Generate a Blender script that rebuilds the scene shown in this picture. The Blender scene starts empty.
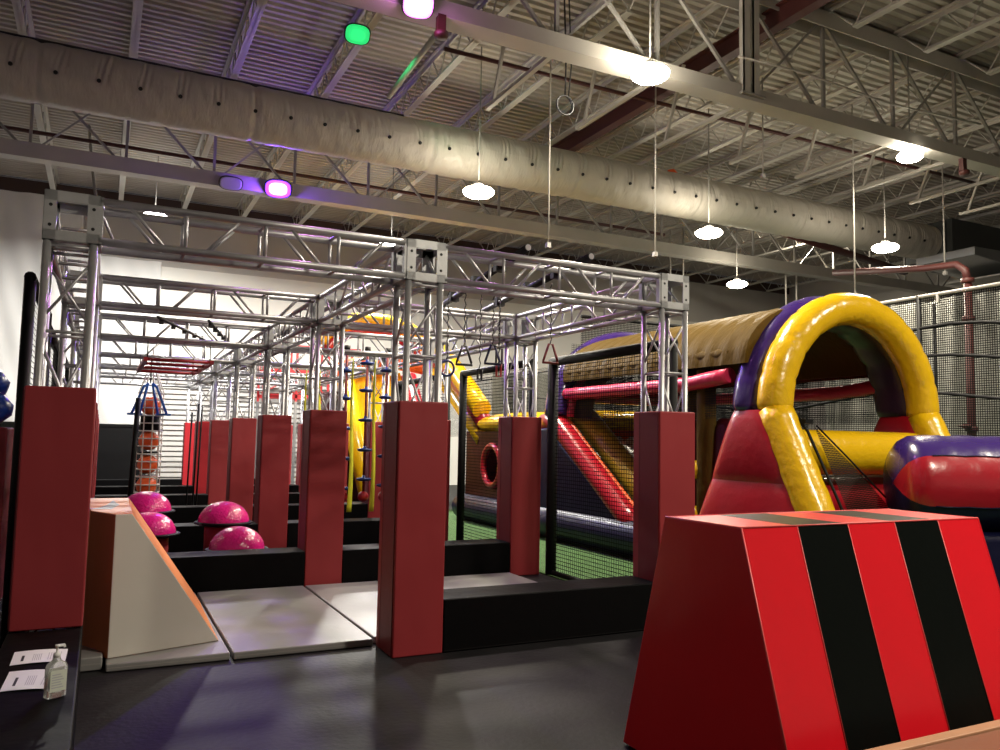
import bpy, bmesh, math, random
from mathutils import Vector, Matrix
random.seed(7)
S = bpy.context.scene
C = S.collection
PI = math.pi
def R(d): return math.radians(d)

# ---------------------------------------------------------------- materials
MATS = {}
def mat(name, col, rough=.5, metal=0., bump=0., bscale=20., var=0., spec=.5, coat=0., emit=None, estr=0., alpha=None, trans=0., stretch=(1,1,1), detail=3, bdist=.02):
    if name in MATS: return MATS[name]
    m = bpy.data.materials.new(name); m.use_nodes = True
    nt = m.node_tree; N = nt.nodes; L = nt.links
    b = N['Principled BSDF']
    b.inputs['Base Color'].default_value = (*col, 1)
    b.inputs['Roughness'].default_value = rough
    b.inputs['Metallic'].default_value = metal
    b.inputs['Specular IOR Level'].default_value = spec
    b.inputs['Coat Weight'].default_value = coat
    b.inputs['Coat Roughness'].default_value = .12
    if trans: b.inputs['Transmission Weight'].default_value = trans
    if emit: b.inputs['Emission Color'].default_value = (*emit, 1); b.inputs['Emission Strength'].default_value = estr
    if bump or var:
        tc = N.new('ShaderNodeTexCoord'); mp = N.new('ShaderNodeMapping'); mp.inputs['Scale'].default_value = stretch
        nz = N.new('ShaderNodeTexNoise'); nz.inputs['Scale'].default_value = bscale; nz.inputs['Detail'].default_value = detail
        L.new(tc.outputs['Object'], mp.inputs[0]); L.new(mp.outputs[0], nz.inputs['Vector'])
        if bump:
            bp = N.new('ShaderNodeBump'); bp.inputs['Strength'].default_value = bump; bp.inputs['Distance'].default_value = bdist
            L.new(nz.outputs['Fac'], bp.inputs['Height']); L.new(bp.outputs[0], b.inputs['Normal'])
        if var:
            n2 = N.new('ShaderNodeTexNoise'); n2.inputs['Scale'].default_value = max(.6, bscale*.15); L.new(tc.outputs['Object'], n2.inputs['Vector'])
            cr = N.new('ShaderNodeMapRange'); cr.inputs[1].default_value = .3; cr.inputs[2].default_value = .7
            cr.inputs[3].default_value = 1-var; cr.inputs[4].default_value = 1+var; L.new(n2.outputs['Fac'], cr.inputs[0])
            mx = N.new('ShaderNodeVectorMath'); mx.operation = 'SCALE'; mx.inputs[0].default_value = col
            L.new(cr.outputs[0], mx.inputs['Scale']); L.new(mx.outputs[0], b.inputs['Base Color'])
    MATS[name] = m
    return m

def netmat(name, col, cell, width, diamond=False, rough=.8):
    """thin knotted net: threads on a grid in object space, open between"""
    m = bpy.data.materials.new(name); m.use_nodes = True
    nt = m.node_tree; N = nt.nodes; L = nt.links
    b = N['Principled BSDF']; b.inputs['Base Color'].default_value = (*col, 1); b.inputs['Roughness'].default_value = rough; b.inputs['Specular IOR Level'].default_value = .08
    uv = N.new('ShaderNodeUVMap'); sp = N.new('ShaderNodeSeparateXYZ'); L.new(uv.outputs[0], sp.inputs[0])
    outs = []
    for k in (0, 1):
        src = sp.outputs[k]
        if diamond:
            a = N.new('ShaderNodeMath'); a.operation = 'ADD' if k == 0 else 'SUBTRACT'
            L.new(sp.outputs[0], a.inputs[0]); L.new(sp.outputs[1], a.inputs[1]); src = a.outputs[0]
        w = N.new('ShaderNodeMath'); w.operation = 'PINGPONG'; w.inputs[1].default_value = cell/2; L.new(src, w.inputs[0])
        c = N.new('ShaderNodeMath'); c.operation = 'LESS_THAN'; c.inputs[1].default_value = width/2; L.new(w.outputs[0], c.inputs[0]); outs.append(c)
    mxx = N.new('ShaderNodeMath'); mxx.operation = 'MAXIMUM'; L.new(outs[0].outputs[0], mxx.inputs[0]); L.new(outs[1].outputs[0], mxx.inputs[1])
    L.new(mxx.outputs[0], b.inputs['Alpha'])
    MATS[name] = m
    return m

RED = mat('red_vinyl', (.27,.026,.032), .5, bump=.45, bscale=2.2, var=.10, spec=.35, bdist=.06, stretch=(1,1,.7), detail=2)
DRED = mat('dark_red_vinyl', (.17,.014,.022), .5, bump=.2, bscale=6, spec=.35)
SEAM = mat('seam_thread', (.10,.01,.012), .7)
BLACK = mat('black_vinyl', (.0045,.0045,.005), .5, bump=.2, bscale=8, spec=.04)
BLACKM = mat('black_padding', (.004,.004,.0045), .6, spec=.2)
BRED = mat('bright_red_vinyl', (.70,.008,.018), .28, bump=.12, bscale=7, spec=.5)
BBLK = mat('striped_black_vinyl', (.003,.0045,.004), .32, bump=.12, bscale=7, spec=.09)
GREY = mat('grey_mat_vinyl', (.245,.242,.24), .40, bump=.25, bscale=5, var=.05, spec=.45)
GREYE = mat('grey_mat_edge', (.30,.29,.28), .5, bump=.2, bscale=12)
ALU = mat('silver_truss', (.47,.47,.49), .40, metal=.6, bump=.05, bscale=60, var=.08)
ALUP = mat('silver_plate', (.48,.49,.50), .45, metal=.5, bump=.05, bscale=50, var=.06)
HOLE = mat('bolt_hole', (.01,.01,.01), .7)
STEEL = mat('cream_painted_steel', (.42,.40,.36), .55, var=.10, bscale=8)
STEELG = mat('grey_painted_steel', (.28,.27,.25), .6, var=.10, bscale=8)
DECK = mat('ribbed_roof_deck', (.36,.33,.29), .6, var=.10, bscale=4)
RPIPE = mat('red_oxide_pipe', (.065,.014,.012), .55, var=.1, bscale=8)
DUCT = mat('grey_duct_fabric', (.46,.43,.38), .55, bump=.6, bscale=2.6, stretch=(2.4,.8,.8), detail=5, spec=.35, var=.04, bdist=.06)
DARKM = mat('dark_metal', (.03,.03,.032), .5, metal=.3)
WHITE_F = mat('white_fabric', (.72,.72,.70), .75, bump=.5, bscale=1.2, detail=4)
ORANGE = mat('orange_vinyl', (.74,.24,.055), .45, bump=.15, bscale=8)
WOFF = mat('off_white_vinyl', (.62,.60,.55), .45, bump=.12, bscale=5)
YEL = mat('yellow_inflatable', (.74,.45,.006), .26, bump=.55, bscale=11, spec=.5, coat=.3, stretch=(1,1,1))
GOLD = mat('gold_inflatable', (.085,.052,.011), .6, bump=.5, bscale=5, spec=.06, stretch=(1,3,1), bdist=.04)
PUR = mat('purple_inflatable', (.035,.014,.13), .25, bump=.3, bscale=8, spec=.6, coat=.4)
NAVY = mat('navy_inflatable', (.005,.006,.030), .36, bump=.4, bscale=6, spec=.25)
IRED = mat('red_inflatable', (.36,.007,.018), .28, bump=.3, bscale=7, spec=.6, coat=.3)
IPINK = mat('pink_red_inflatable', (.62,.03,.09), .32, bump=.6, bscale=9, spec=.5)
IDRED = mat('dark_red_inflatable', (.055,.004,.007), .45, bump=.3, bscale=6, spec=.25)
BLUE = mat('blue_inflatable', (.01,.045,.33), .3, bump=.3, bscale=5, coat=.3)
PINKB = mat('pink_ball', (.72,.015,.24), .18, bump=.6, bscale=38, spec=.6, detail=1, bdist=.012)
TURF = mat('green_turf', (.055,.135,.032), .9, bump=1., bscale=90, var=.22)
RUBBER = mat('dark_rubber_floor', (.0105,.010,.0115), .55, bump=.15, bscale=25, var=.2, spec=.2)
YSTRAP = mat('yellow_webbing', (.66,.66,.03), .6)
RSTRAP = mat('red_rope', (.18,.015,.012), .6)
BDISC = mat('blue_plastic', (.015,.04,.20), .35)
WROPE = mat('white_rope', (.68,.66,.62), .7)
ORNG = mat('orange_plastic', (.85,.13,.03), .4)
REDM = mat('red_powder_coat', (.34,.015,.02), .4)
PAPER = mat('white_paper', (.80,.80,.84), .7)
INK = mat('black_ink', (.02,.02,.03), .7)
GINK = mat('grey_ink', (.42,.42,.48), .7)
PLAST = mat('clear_plastic', (.92,.94,.92), .08, trans=.75, spec=.5)
LABELM = mat('bottle_label', (.62,.66,.58), .4)
PUMP = mat('white_pump', (.8,.8,.8), .35)
TAN = mat('tan_wood', (.52,.28,.16), .5, bump=.2, bscale=14, stretch=(.2,1,1), var=.06)
BROWN = mat('brown_wood', (.30,.13,.07), .5, bump=.2, bscale=10, stretch=(.2,1,1), var=.12)
PIPEB = mat('black_pipe', (.012,.012,.014), .5, spec=.2)
GALV = mat('galvanised_sheet', (.30,.31,.31), .4, metal=.6, bump=.2, bscale=3)
WALLU = mat('upper_wall_paint', (.46,.44,.41), .8, var=.06, bscale=2)
WALLW = mat('cream_wall_paint', (.80,.79,.73), .7, var=.03, bscale=2)
DOORM = mat('roll_door_steel', (.50,.49,.47), .5)
NET = netmat('black_net', (.008,.008,.008), .042, .0075)
NETD = netmat('dense_black_mesh', (.012,.013,.013), .03, .0065)
NETB = netmat('black_barrier_net', (.006,.006,.006), .036, .0135)

def emis(name, col, s):
    m = bpy.data.materials.new(name); m.use_nodes = True; N = m.node_tree.nodes
    b = N['Principled BSDF']; b.inputs['Base Color'].default_value = (*col,1); b.inputs['Emission Color'].default_value = (*col,1); b.inputs['Emission Strength'].default_value = s
    return m

# ---------------------------------------------------------------- mesh builder
class MB:
    def __init__(s): s.v = []; s.f = []; s.m = []; s.sm = []; s.uv = {}
    def add(s, vs, fs, mi=0, smooth=False):
        o = len(s.v); s.v += [tuple(v) for v in vs]
        for f in fs: s.f.append(tuple(i+o for i in f)); s.m.append(mi); s.sm.append(smooth)
        return s
    def box(s, lo, hi, mi=0):
        x0,y0,z0 = lo; x1,y1,z1 = hi
        vs = [(x0,y0,z0),(x1,y0,z0),(x1,y1,z0),(x0,y1,z0),(x0,y0,z1),(x1,y0,z1),(x1,y1,z1),(x0,y1,z1)]
        return s.hexa(vs, mi)
    def hexa(s, vs, mi=0):
        return s.add(vs, [(0,3,2,1),(4,5,6,7),(0,1,5,4),(1,2,6,5),(2,3,7,6),(3,0,4,7)], mi)
    def bar(s, a, b, w, h, mi=0, up=(0,0,1)):
        a = Vector(a); b = Vector(b); d = (b-a).normalized(); u = Vector(up)
        if abs(d.dot(u)) > .98: u = Vector((0,1,0))
        r = d.cross(u).normalized()*w/2; u = r.cross(d).normalized()*h/2
        return s.hexa([a-r-u, a+r-u, b+r-u, b-r-u, a-r+u, a+r+u, b+r+u, b-r+u], mi)
    def tube(s, a, b, r, n=8, mi=0, r2=None, caps=True):
        return s.path([a, b], [r, r if r2 is None else r2], n, mi, caps)
    def path(s, pts, r, n=8, mi=0, caps=True, closed=False, mifn=None, flat=1., up=None):
        pts = [Vector(p) for p in pts]; k = len(pts)
        if not hasattr(r, '__len__'): r = [r]*k
        vs = []; prev = None
        for i, p in enumerate(pts):
            if closed: d = pts[(i+1)%k]-pts[i-1]
            else: d = pts[min(i+1,k-1)]-pts[max(i-1,0)]
            d.normalize()
            if up is not None: u = Vector(up)
            elif prev is None: u = Vector((0,0,1)) if abs(d.z) < .9 else Vector((0,1,0))
            else: u = prev
            a = d.cross(u)
            if a.length < 1e-6: a = d.cross(Vector((1,0,0)))
            a.normalize(); u = a.cross(d).normalized(); prev = u
            for j in range(n):
                t = 2*PI*j/n; vs.append(p + a*math.cos(t)*r[i] + u*math.sin(t)*r[i]*flat)
        o = len(s.v); s.v += [tuple(v) for v in vs]
        rng = k if closed else k-1
        for i in range(rng):
            for j in range(n):
                q = ((i+1)%k)
                s.f.append((o+i*n+j, o+i*n+(j+1)%n, o+q*n+(j+1)%n, o+q*n+j)); s.m.append(mifn(j,i) if mifn else mi); s.sm.append(True)
        if caps and not closed:
            s.f.append(tuple(o+j for j in range(n))[::-1]); s.m.append(mi); s.sm.append(False)
            s.f.append(tuple(o+(k-1)*n+j for j in range(n))); s.m.append(mi); s.sm.append(False)
        return s
    def lathe(s, prof, c, n=24, mi=0, smooth=True):
        cx,cy,cz = c; o = len(s.v); k = len(prof)
        for r,z in prof:
            for j in range(n): s.v.append((cx+r*math.cos(2*PI*j/n), cy+r*math.sin(2*PI*j/n), cz+z))
        for i in range(k-1):
            for j in range(n):
                s.f.append((o+i*n+j, o+i*n+(j+1)%n, o+(i+1)*n+(j+1)%n, o+(i+1)*n+j)); s.m.append(mi); s.sm.append(smooth)
        return s
    def grid(s, fn, nu, nv, mi=0, smooth=True, uvscale=None):
        o = len(s.v)
        for i in range(nu+1):
            for j in range(nv+1): s.v.append(tuple(fn(i/nu, j/nv)))
        for i in range(nu):
            for j in range(nv):
                a = o+i*(nv+1)+j
                s.f.append((a, a+nv+1, a+nv+2, a+1)); s.m.append(mi); s.sm.append(smooth)
                if uvscale:
                    su, sv = uvscale
                    s.uv[len(s.f)-1] = [(i/nu*su,j/nv*sv),((i+1)/nu*su,j/nv*sv),((i+1)/nu*su,(j+1)/nv*sv),(i/nu*su,(j+1)/nv*sv)]
        return s
    def quad(s, a, b, c, d, mi=0):
        """flat quad with uv in metres"""
        a,b,c,d = map(Vector,(a,b,c,d)); s.add([a,b,c,d],[(0,1,2,3)],mi)
        ex = (b-a).normalized(); n = ex.cross(d-a).normalized(); ey = n.cross(ex)
        s.uv[len(s.f)-1] = [((p-a).dot(ex),(p-a).dot(ey)) for p in (a,b,c,d)]
        return s
    def prism(s, poly, a0, a1, axis='x', mi=0, bulge=0, mside=None):
        n = len(poly)
        def P(t, p): return {'x':(t,p[0],p[1]), 'y':(p[0],t,p[1]), 'z':(p[0],p[1],t)}[axis]
        vs = [P(a0,p) for p in poly]+[P(a1,p) for p in poly]
        fs = [tuple(range(n))[::-1], tuple(range(n,2*n))]+[(i,(i+1)%n,n+(i+1)%n,n+i) for i in range(n)]
        return s.add(vs, fs, mi)
    def build(s, name, mats, parent=None, bevel=0, seg=2, sub=0, label=None, recalc=True, loc=None):
        me = bpy.data.meshes.new(name); me.from_pydata(s.v, [], s.f)
        if not isinstance(mats, (list,tuple)): mats = [mats]
        for m in mats: me.materials.append(m)
        me.polygons.foreach_set('material_index', s.m); me.polygons.foreach_set('use_smooth', s.sm)
        if s.uv:
            ul = me.uv_layers.new(name='UVMap')
            for fi, co in s.uv.items():
                for li, c in zip(me.polygons[fi].loop_indices, co): ul.data[li].uv = c
        me.update()
        if recalc and not s.uv:
            bm = bmesh.new(); bm.from_mesh(me); bmesh.ops.recalc_face_normals(bm, faces=bm.faces); bm.to_mesh(me); bm.free()
        o = bpy.data.objects.new(name, me); C.objects.link(o)
        if parent: o.parent = parent
        if loc: o.location = loc
        if bevel:
            b = o.modifiers.new('bevel','BEVEL'); b.width = bevel; b.segments = seg; b.limit_method = 'ANGLE'; b.angle_limit = R(35); b.harden_normals = False
            for p in me.polygons: p.use_smooth = True
            w = o.modifiers.new('wn','WEIGHTED_NORMAL'); w.keep_sharp = False
        if sub:
            q = o.modifiers.new('sub','SUBSURF'); q.levels = sub; q.render_levels = sub
        if label: o['label'] = label
        return o

def tag(o, label=None, cat=None, group=None, kind=None):
    if label: o['label'] = label
    if cat: o['category'] = cat
    if group: o['group'] = group
    if kind or label: o['kind'] = kind or 'thing'
    return o
def thing(name, label, cat, loc=(0,0,0), group=None, rz=0):
    o = bpy.data.objects.new(name, None); C.objects.link(o); o.location = loc; o.rotation_euler = (0,0,rz); o.empty_display_size = .1
    return tag(o, label, cat, group)
def struct(name, mb, m, **k):
    o = mb.build(name, m, **k); o['kind'] = 'structure'; return o
def dup(root, loc=None, label=None, group=None, rz=None):
    r = root.copy(); C.objects.link(r)
    if loc: r.location = loc
    if label: r['label'] = label
    if group: r['group'] = group
    if rz is not None: r.rotation_euler = (0,0,rz)
    def rec(src, dst):
        for ch in list(src.children):
            c = ch.copy(); C.objects.link(c); c.parent = dst
            if ch.type == 'LIGHT': c.data = ch.data.copy()
            rec(ch, c)
    rec(root, r)
    return r
ORD = ['first','second','third','fourth','fifth','sixth','seventh','eighth','ninth','tenth','eleventh','twelfth','thirteenth','fourteenth','fifteenth','sixteenth','seventeenth','eighteenth','nineteenth','twentieth','twenty-first','twenty-second']

# ---------------------------------------------------------------- room shell
X0, X1, Y0, YB, ZC = -9, 24, -13, 19.2, 8.35
struct('floor', MB().box((X0,Y0,-.1),(X1,YB,0)), RUBBER)
struct('wall_back', MB().box((X0,YB,0),(X1,YB+.2,6.35),0).box((X0,YB+.0,6.35),(X1,YB+.2,ZC),1), [WALLW, WALLU])
struct('wall_left', MB().box((X0-.2,Y0,0),(X0,YB,ZC)), WALLU)
struct('wall_right', MB().box((X1,Y0,0),(X1+.2,YB,ZC)), WALLU)
struct('wall_front', MB().box((X0,Y0-.2,0),(X1,Y0,ZC)), WALLU)
cm = MB(); prof = []; y = Y0
while y < YB:
    prof += [(y,ZC),(y+.075,ZC),(y+.10,ZC+.045),(y+.155,ZC+.045)]; y += .18
vs = [(X0,a,b) for a,b in prof]+[(X1,a,b) for a,b in prof]; n = len(prof)
cm.add(vs, [(i,i+1,n+i+1,n+i) for i in range(n-1)])
cm.box((X0,Y0,ZC+.1),(X1,YB,ZC+.15))
struct('ceiling', cm, DECK, recalc=False)
# dark ledger where the deck meets the back wall
struct('trim_1', MB().box((X0,YB-.12,7.95),(X1,YB,8.3)), mat('rusty_ledger',(.06,.035,.03),.7))

# roof joists -------------------------------------------------------------
def joist_mb(L):
    t = MB(); t.box((-.07,0,.52),(.07,L,.56)); t.box((-.012,0,.45),(.012,L,.56))
    b = MB(); b.box((-.06,.5,0),(.06,L-.5,.03)); b.box((-.012,.5,0),(.012,L-.5,.07))
    w = MB(); k = int(round((L-1)/.7)); st = (L-1)/k
    for i in range(k):
        y0 = .5+i*st
        w.tube((0,y0,.03),(0,y0+st/2,.52),.014,5); w.tube((0,y0+st/2,.52),(0,y0+st,.03),.014,5)
    w.tube((0,.02,.52),(0,.5,.03),.016,5); w.tube((0,L-.02,.52),(0,L-.5,.03),.016,5)
    return t,b,w
def make_joist(L):
    r = thing('roof_joist','', 'joist')
    t,b,w = joist_mb(L); t.build('top_chord',STEEL,r); b.build('bottom_chord',STEEL,r); w.build('web',STEEL,r); return r
xs = [6.2+1.6*k for k in range(-9,11)]
j8 = None
for (ya, yb, nm, lo) in ((3.15,11.0,'between the near and the far lattice girder',-4), (11.25,19.05,'between the far lattice girder and the back wall',-5), (-4.9,2.9,'in front of the near lattice girder',4)):
    i = 0
    for x in xs:
        if x < lo: continue
        lab = 'cream roof joist %s, %s from the left' % (nm, ORD[i]); i += 1
        if j8 is None: j8 = make_joist(7.8); o = j8
        else: o = dup(j8)
        o.location = (x, ya, 7.79); tag(o, lab, 'joist', 'roof joists '+nm)
# lattice girders ---------------------------------------------------------
def girder(y, label, hc):
    g = thing('lattice_girder', label, 'girder', (0,y,6.5))
    a0 = X0+.35; a1 = X1-.35; c = MB(); c.box((a0,-.15,0),(a1,.15,.02)); c.box((a0,-.15,.02),(a1,-.13,hc)); c.box((a0,.13,.02),(a1,.15,hc)); c.build('bottom_chord', STEEL, g)
    c = MB(); c.box((a0,-.15,1.50),(a1,-.13,1.73)); c.box((a0,.13,1.50),(a1,.15,1.73)); c.box((a0,-.15,1.73),(a1,.15,1.75)); c.build('top_chord', STEEL, g)
    w = MB()
    for i,x in enumerate(xs):
        w.bar((x,0,.1),(x,0,1.65),.05,.05)
        w.bar((x,.02,.1),(x-1.5,.02,1.62),.045,.045)
        if i%2: w.bar((x,-.03,.1),(x+1.5,-.03,1.62),.03,.03)
    w.build('web', STEELG, g)
    return g
girder(3.0,'cream lattice girder crossing the roof at upper right, above the grey duct', .20)
girder(11.1,'cream lattice girder crossing the roof behind the grey duct', .28)
# double splice post on near girder
t = thing('girder_post','pale double steel post standing on the near girder beside the bright lamp','post',(6.15,2.86,6.55))
for dx in (-.09,.09): MB().box((dx-.055,-.05,0),(dx+.055,-.02,1.7)).box((dx-.055,-.05,0),(dx-.045,.05,1.7)).build('angle', STEEL, t)
MB().box((-.2,-.07,0),(.25,.04,.03)).build('base_plate', STEELG, t)
# bottom chord extensions (bright struts)
i = 0
for x in xs:
    if x < 2.9 or x > 15: continue
    t = thing('chord_extension','pale strut and brace running back from the near girder, %s from the left'%ORD[i],'brace',(x,3.05,6.5),'struts behind the near girder'); i += 1
    MB().bar((0,.10,.035),(0,2.0,.035),.07,.05).build('strut', STEEL, t)
    MB().bar((.02,1.85,.03),(.02,1.35,1.2),.045,.045).build('brace', STEEL, t)
# red iron beam and sprinkler pipes
t = thing('main_beam','dark red iron beam crossing the roof at upper right behind the near girder','beam',(6.75,-2,7.75))
MB().box((-.09,0,0),(.09,12.9,.02)).box((-.01,0,.02),(.01,12.9,.3)).box((-.09,0,.3),(.09,12.9,.32)).build('flange', RPIPE, t)
t.rotation_euler = (0,0,R(.0))
def pipe(name, a, b, r, label, m=RPIPE, cat='pipe', group=None):
    o = MB().tube(a,b,r,8).build(name, m); return tag(o,label,cat,group)
pipe('sprinkler_pipe',(X0+.1,12.9,7.62),(12.5,12.9,7.62),.045,'long dark red sprinkler pipe under the roof deck, behind the far girder')
pipe('sprinkler_pipe',(X0+.1,8.9,7.62),(22,8.9,7.62),.05,'dark red sprinkler pipe running just above the grey duct')
pipe('sprinkler_pipe',(2.5,5.6,7.60),(16,5.6,7.60),.035,'thin dark red sprinkler pipe above the bright hanging struts')
pipe('sprinkler_pipe',(12.1,9.6,7.29),(18.6,9.6,6.59),.10,'thick dark red pipe sloping under the right end of the duct')

# ---------------------------------------------------------------- duct
t = thing('fabric_duct','long grey fabric air duct hanging across the hall under the roof','duct',(0,7.75,6.83))
def duct_fn(a,b):
    x = X0+.3 + a*(17.0-X0-.3)
    th = 2*PI*b
    seg = (x*1/3.05)%1; nearseam = math.exp(-((min(seg,1-seg))*3.05/.05)**2)
    r = .448*(1-.045*nearseam) + .004*math.sin(x*17+th*5)
    up = math.sin(th); front = math.cos(th)
    if front > 0:
        for kx in (-1,0,1):
            i = round((x+4.5)/.56)+kx; xn = -4.5+.56*i
            rs = math.sin(i*12.9898)*.5; lean = .16*rs
            w = max(0,min(1,(up+.35)/.25))*max(0,min(1,(.97-up)/.5))
            for dx,am in ((0,.020),(.07+.04*rs,.012),(-.09+.05*rs,.010)):
                r -= am*(1+.8*rs)*w*math.exp(-((x-xn-dx-lean*(up+.4))/.022)**2)
    z = r*math.sin(th)
    return (x, -r*math.cos(th), z)
MB().grid(duct_fn, 1500, 48).build('sleeve', DUCT, t, recalc=False)
MB().box((X0+.3,-.05,.44),(2.6,.02,.50)).build('hanging_rail', DARKM, t)
MB().box((2.6,-.04,.445),(8.6,.02,.475)).build('hanging_rail', STEEL, t)
m0 = None
k = 0
x = -4.5
while x < 16.6:
    if m0 is None:
        nz = MB(); nz.path([(0,0,0),(0,-.03,-.008)],[.032,.026],8); m0 = nz.build('nozzle', HOLE, t, loc=(x,-.435,-.115))
    else:
        c = m0.copy(); C.objects.link(c); c.parent = t; c.location = (x,-.435,-.115)
    x += .56
tag(MB().box((17.0,7.1,6.3),(19.4,8.4,7.35)).box((16.9,7.25,6.35),(17.0,8.25,7.3)).build('duct_plenum', mat('dark_sheet',(.07,.075,.075),.5,metal=.4)), 'dark sheet-metal box at the right end of the grey duct','duct box')
t = thing('air_unit','pale grey sloping sheet-metal air unit under the duct end at the far right','air unit',(17.6,6.5,5.85))
MB().hexa([(-1.6,-.6,.2),(1.9,-.6,-.1),(1.9,.9,-.1),(-1.6,.9,.2),(-1.6,-.6,.4),(1.9,-.6,.45),(1.9,.9,.45),(-1.6,.9,.4)]).build('housing', GALV, t, bevel=.02)
MB().box((-.4,-.62,-.12),(1.9,.92,-.08)).build('flange', STEEL, t)

# hanging rods
for i,(x,z0,lab) in enumerate(((3.61,4.3,'thin pale suspension rod beside the cable coil, dropping toward the middle truss'),(5.5,4.4,'thin pale suspension rod hanging left of the bright struts'),(7.73,6.0,'thin pale rod with hook hanging left of the round arch'),(9.9,4.2,'thin pale suspension rod hanging directly above the round arch'),(12.4,4.87,'thin pale rod hanging at the far right in front of the duct end'))):
    t = thing('suspension_rod', lab, 'rod', (x,4.2,z0), 'rods hanging from the roof')
    MB().tube((0,0,.05),(0,0,7.74-z0),.013,6).build('rod', STEEL, t)
    MB().box((-.03,-.03,0),(.03,.03,.07)).build('clamp', STEELG, t)
for x in (8.2,8.75,12.3,12.8,14.9): 
    pass
for i,(x,y) in enumerate(((13.6,14),(14.1,14),(19.0,14.5),(19.5,14.5))):
    tag(MB().tube((x,y,3.5),(x,y,8.3),.03,6).build('conduit_drop', STEEL),'pale vertical conduit behind the far girder near the back wall, %s from the left'%ORD[i],'conduit','conduits by the back wall')
tag(MB().path([(5.86,2.78,7.05),(7.2,2.80,7.12),(9.0,2.78,7.02),(11.4,2.80,7.16)],.016,6).build('conduit_line', STEEL),'pale conduit running along the near girder at upper right','conduit')
for x,z,lab in ((1.36,6.28,'round dark red alarm bell on the near girder beside the pink lamp'),(11.0,6.26,'round dark red alarm bell under the near girder at the far right')):
    t = thing('alarm_bell',lab,'alarm bell',(x,2.86,z))
    MB().lathe([(.001,-.05),(.07,-.045),(.085,-.02),(.085,.02),(.05,.03),(.001,.03)],(0,0,0),18).build('gong', RPIPE, t)
    MB().box((-.05,-.02,.03),(.05,.06,.24)).build('back_box', RPIPE, t)
t = thing('rail_end_tag','orange wrap on the end of the duct rail','tag',(8.62,7.70,7.28))
MB().path([(-.1,0,0),(0,-.02,.01),(.12,0,-.01)],[.05,.07,.04],8).build('wrap', ORNG, t); MB().tube((.05,0,.03),(.05,0,.55),.012,6).build('rod', STEEL, t)
# coil of cable
t = thing('cable_coil','dark loop of cable hanging from the near girder left of the bright lamp','cable',(3.32,3.3,6.35))
pts = [(.0+.13*math.cos(a), 0,-.35+.13*math.sin(a)) for a in [2*PI*i/20 for i in range(20)]]
MB().path(pts,.012,6,closed=True).path([(p[0]*.85+.01,.03,p[2]*1.0+.01) for p in pts],.01,6,closed=True).build('loop', DARKM, t)
MB().path([(0,0,-.22),(.02,.02,.3),(-.02,.03,1.3)],.012,6).path([(.05,0,-.25),(.09,0,.2),(.06,.03,1.2)],.01,6).build('lead', DARKM, t)
tag(MB().path([(-2.55,14,8.33),(-2.45,13.8,7.4),(-2.3,13.6,6.5),(-1.9,13.4,5.6)],.03,6).build('hanging_cable', STEELG),'grey cable curving down behind the front left truss corner','cable')

# ---------------------------------------------------------------- lamps
def bay(loc, label, col=(1,.93,.80), power=350, estr=22, rad=.27, drop=1.0):
    t = thing('high_bay_light', label, 'ceiling light', loc, 'round high bay lamps')
    MB().lathe([(0.001,.15),(.06,.15),(.085,.12),(.085,.06),(.001,.06)],(0,0,0),24).build('housing', STEELG, t)
    lens = MB(); lens.lathe([(.001,.065),(rad*.5,.062),(rad*.85,.035),(rad,.0),(rad*.96,-.04),(rad*.75,-.08),(rad*.4,-.10),(.001,-.105)],(0,0,0),28)
    lens.build('lens', emis('lamp_lens', col, estr), t)
    drop = 8.345-loc[2]
    MB().tube((0,0,.12),(0,0,drop),.012,6).build('stem', STEELG, t)
    ld = bpy.data.lights.new('bulb','AREA'); ld.shape = 'DISK'; ld.size = rad*1.9; ld.energy = power; ld.color = col
    lo = bpy.data.objects.new('bulb', ld); C.objects.link(lo); lo.parent = t; lo.location = (0,0,-.125)
    return t
W = (1,.90,.72)
bay((4.12,2.52,6.3),'bright round high bay lamp hanging on the near girder', W, 330, 85, .25, .3)
bay((9.8,3.0,6.38),'white lamp glowing under the near girder above the duct at the right', W, 300, 60, .20, .2)
bay((3.6,6.6,5.78),'bright round high bay lamp hanging below the duct near the middle of the photo', W, 330, 50, .27, 1.9)
bay((8.75,6.7,5.78),'bright round high bay lamp hanging left of the round arch, below the duct', W, 300, 50, .27, 1.9)
bay((12.8,5.8,5.8),'bright round high bay lamp hanging above the right shoulder of the round arch', W, 300, 50, .27, 1.9)
bay((12.9,10.35,5.78),'smaller looking round lamp behind the far girder, lowest of the high bays', W, 300, 50, .27, 1.9)
bay((16.6,11.9,8.14),'unseen lamp added behind the right end of the duct to light the wall', W, 420, 20, .25, .5)  # hidden lamp, added to brighten the right part of the back wall
WB = (1,.97,.90)
bay((4.3,13.3,6.4),'white lamp glowing just over the middle truss corner near the back wall', WB, 1150, 25, .28, 1.3)
bay((-1.05,15.4,6.85),'white strip-like lamp glowing low on the back wall over the front left truss', WB, 800, 22, .28, 1.3)
bay((3.4,-5.4,6.4),'high bay lamp in front of the striped vault, above the camera', W, 480, 25, .28, 1.3)
bay((8.5,-3.2,6.4),'high bay lamp in front of the inflatables, outside the picture', W, 480, 25, .28, 1.3)
bay((-6.5,-4.6,6.4),'high bay lamp at the left behind the camera', W, 15, 3, .28, 1.3)
bay((-6.5,8.5,6.4),'high bay lamp left of the truss rig', W, 70, 6, .28, 1.3)

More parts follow.
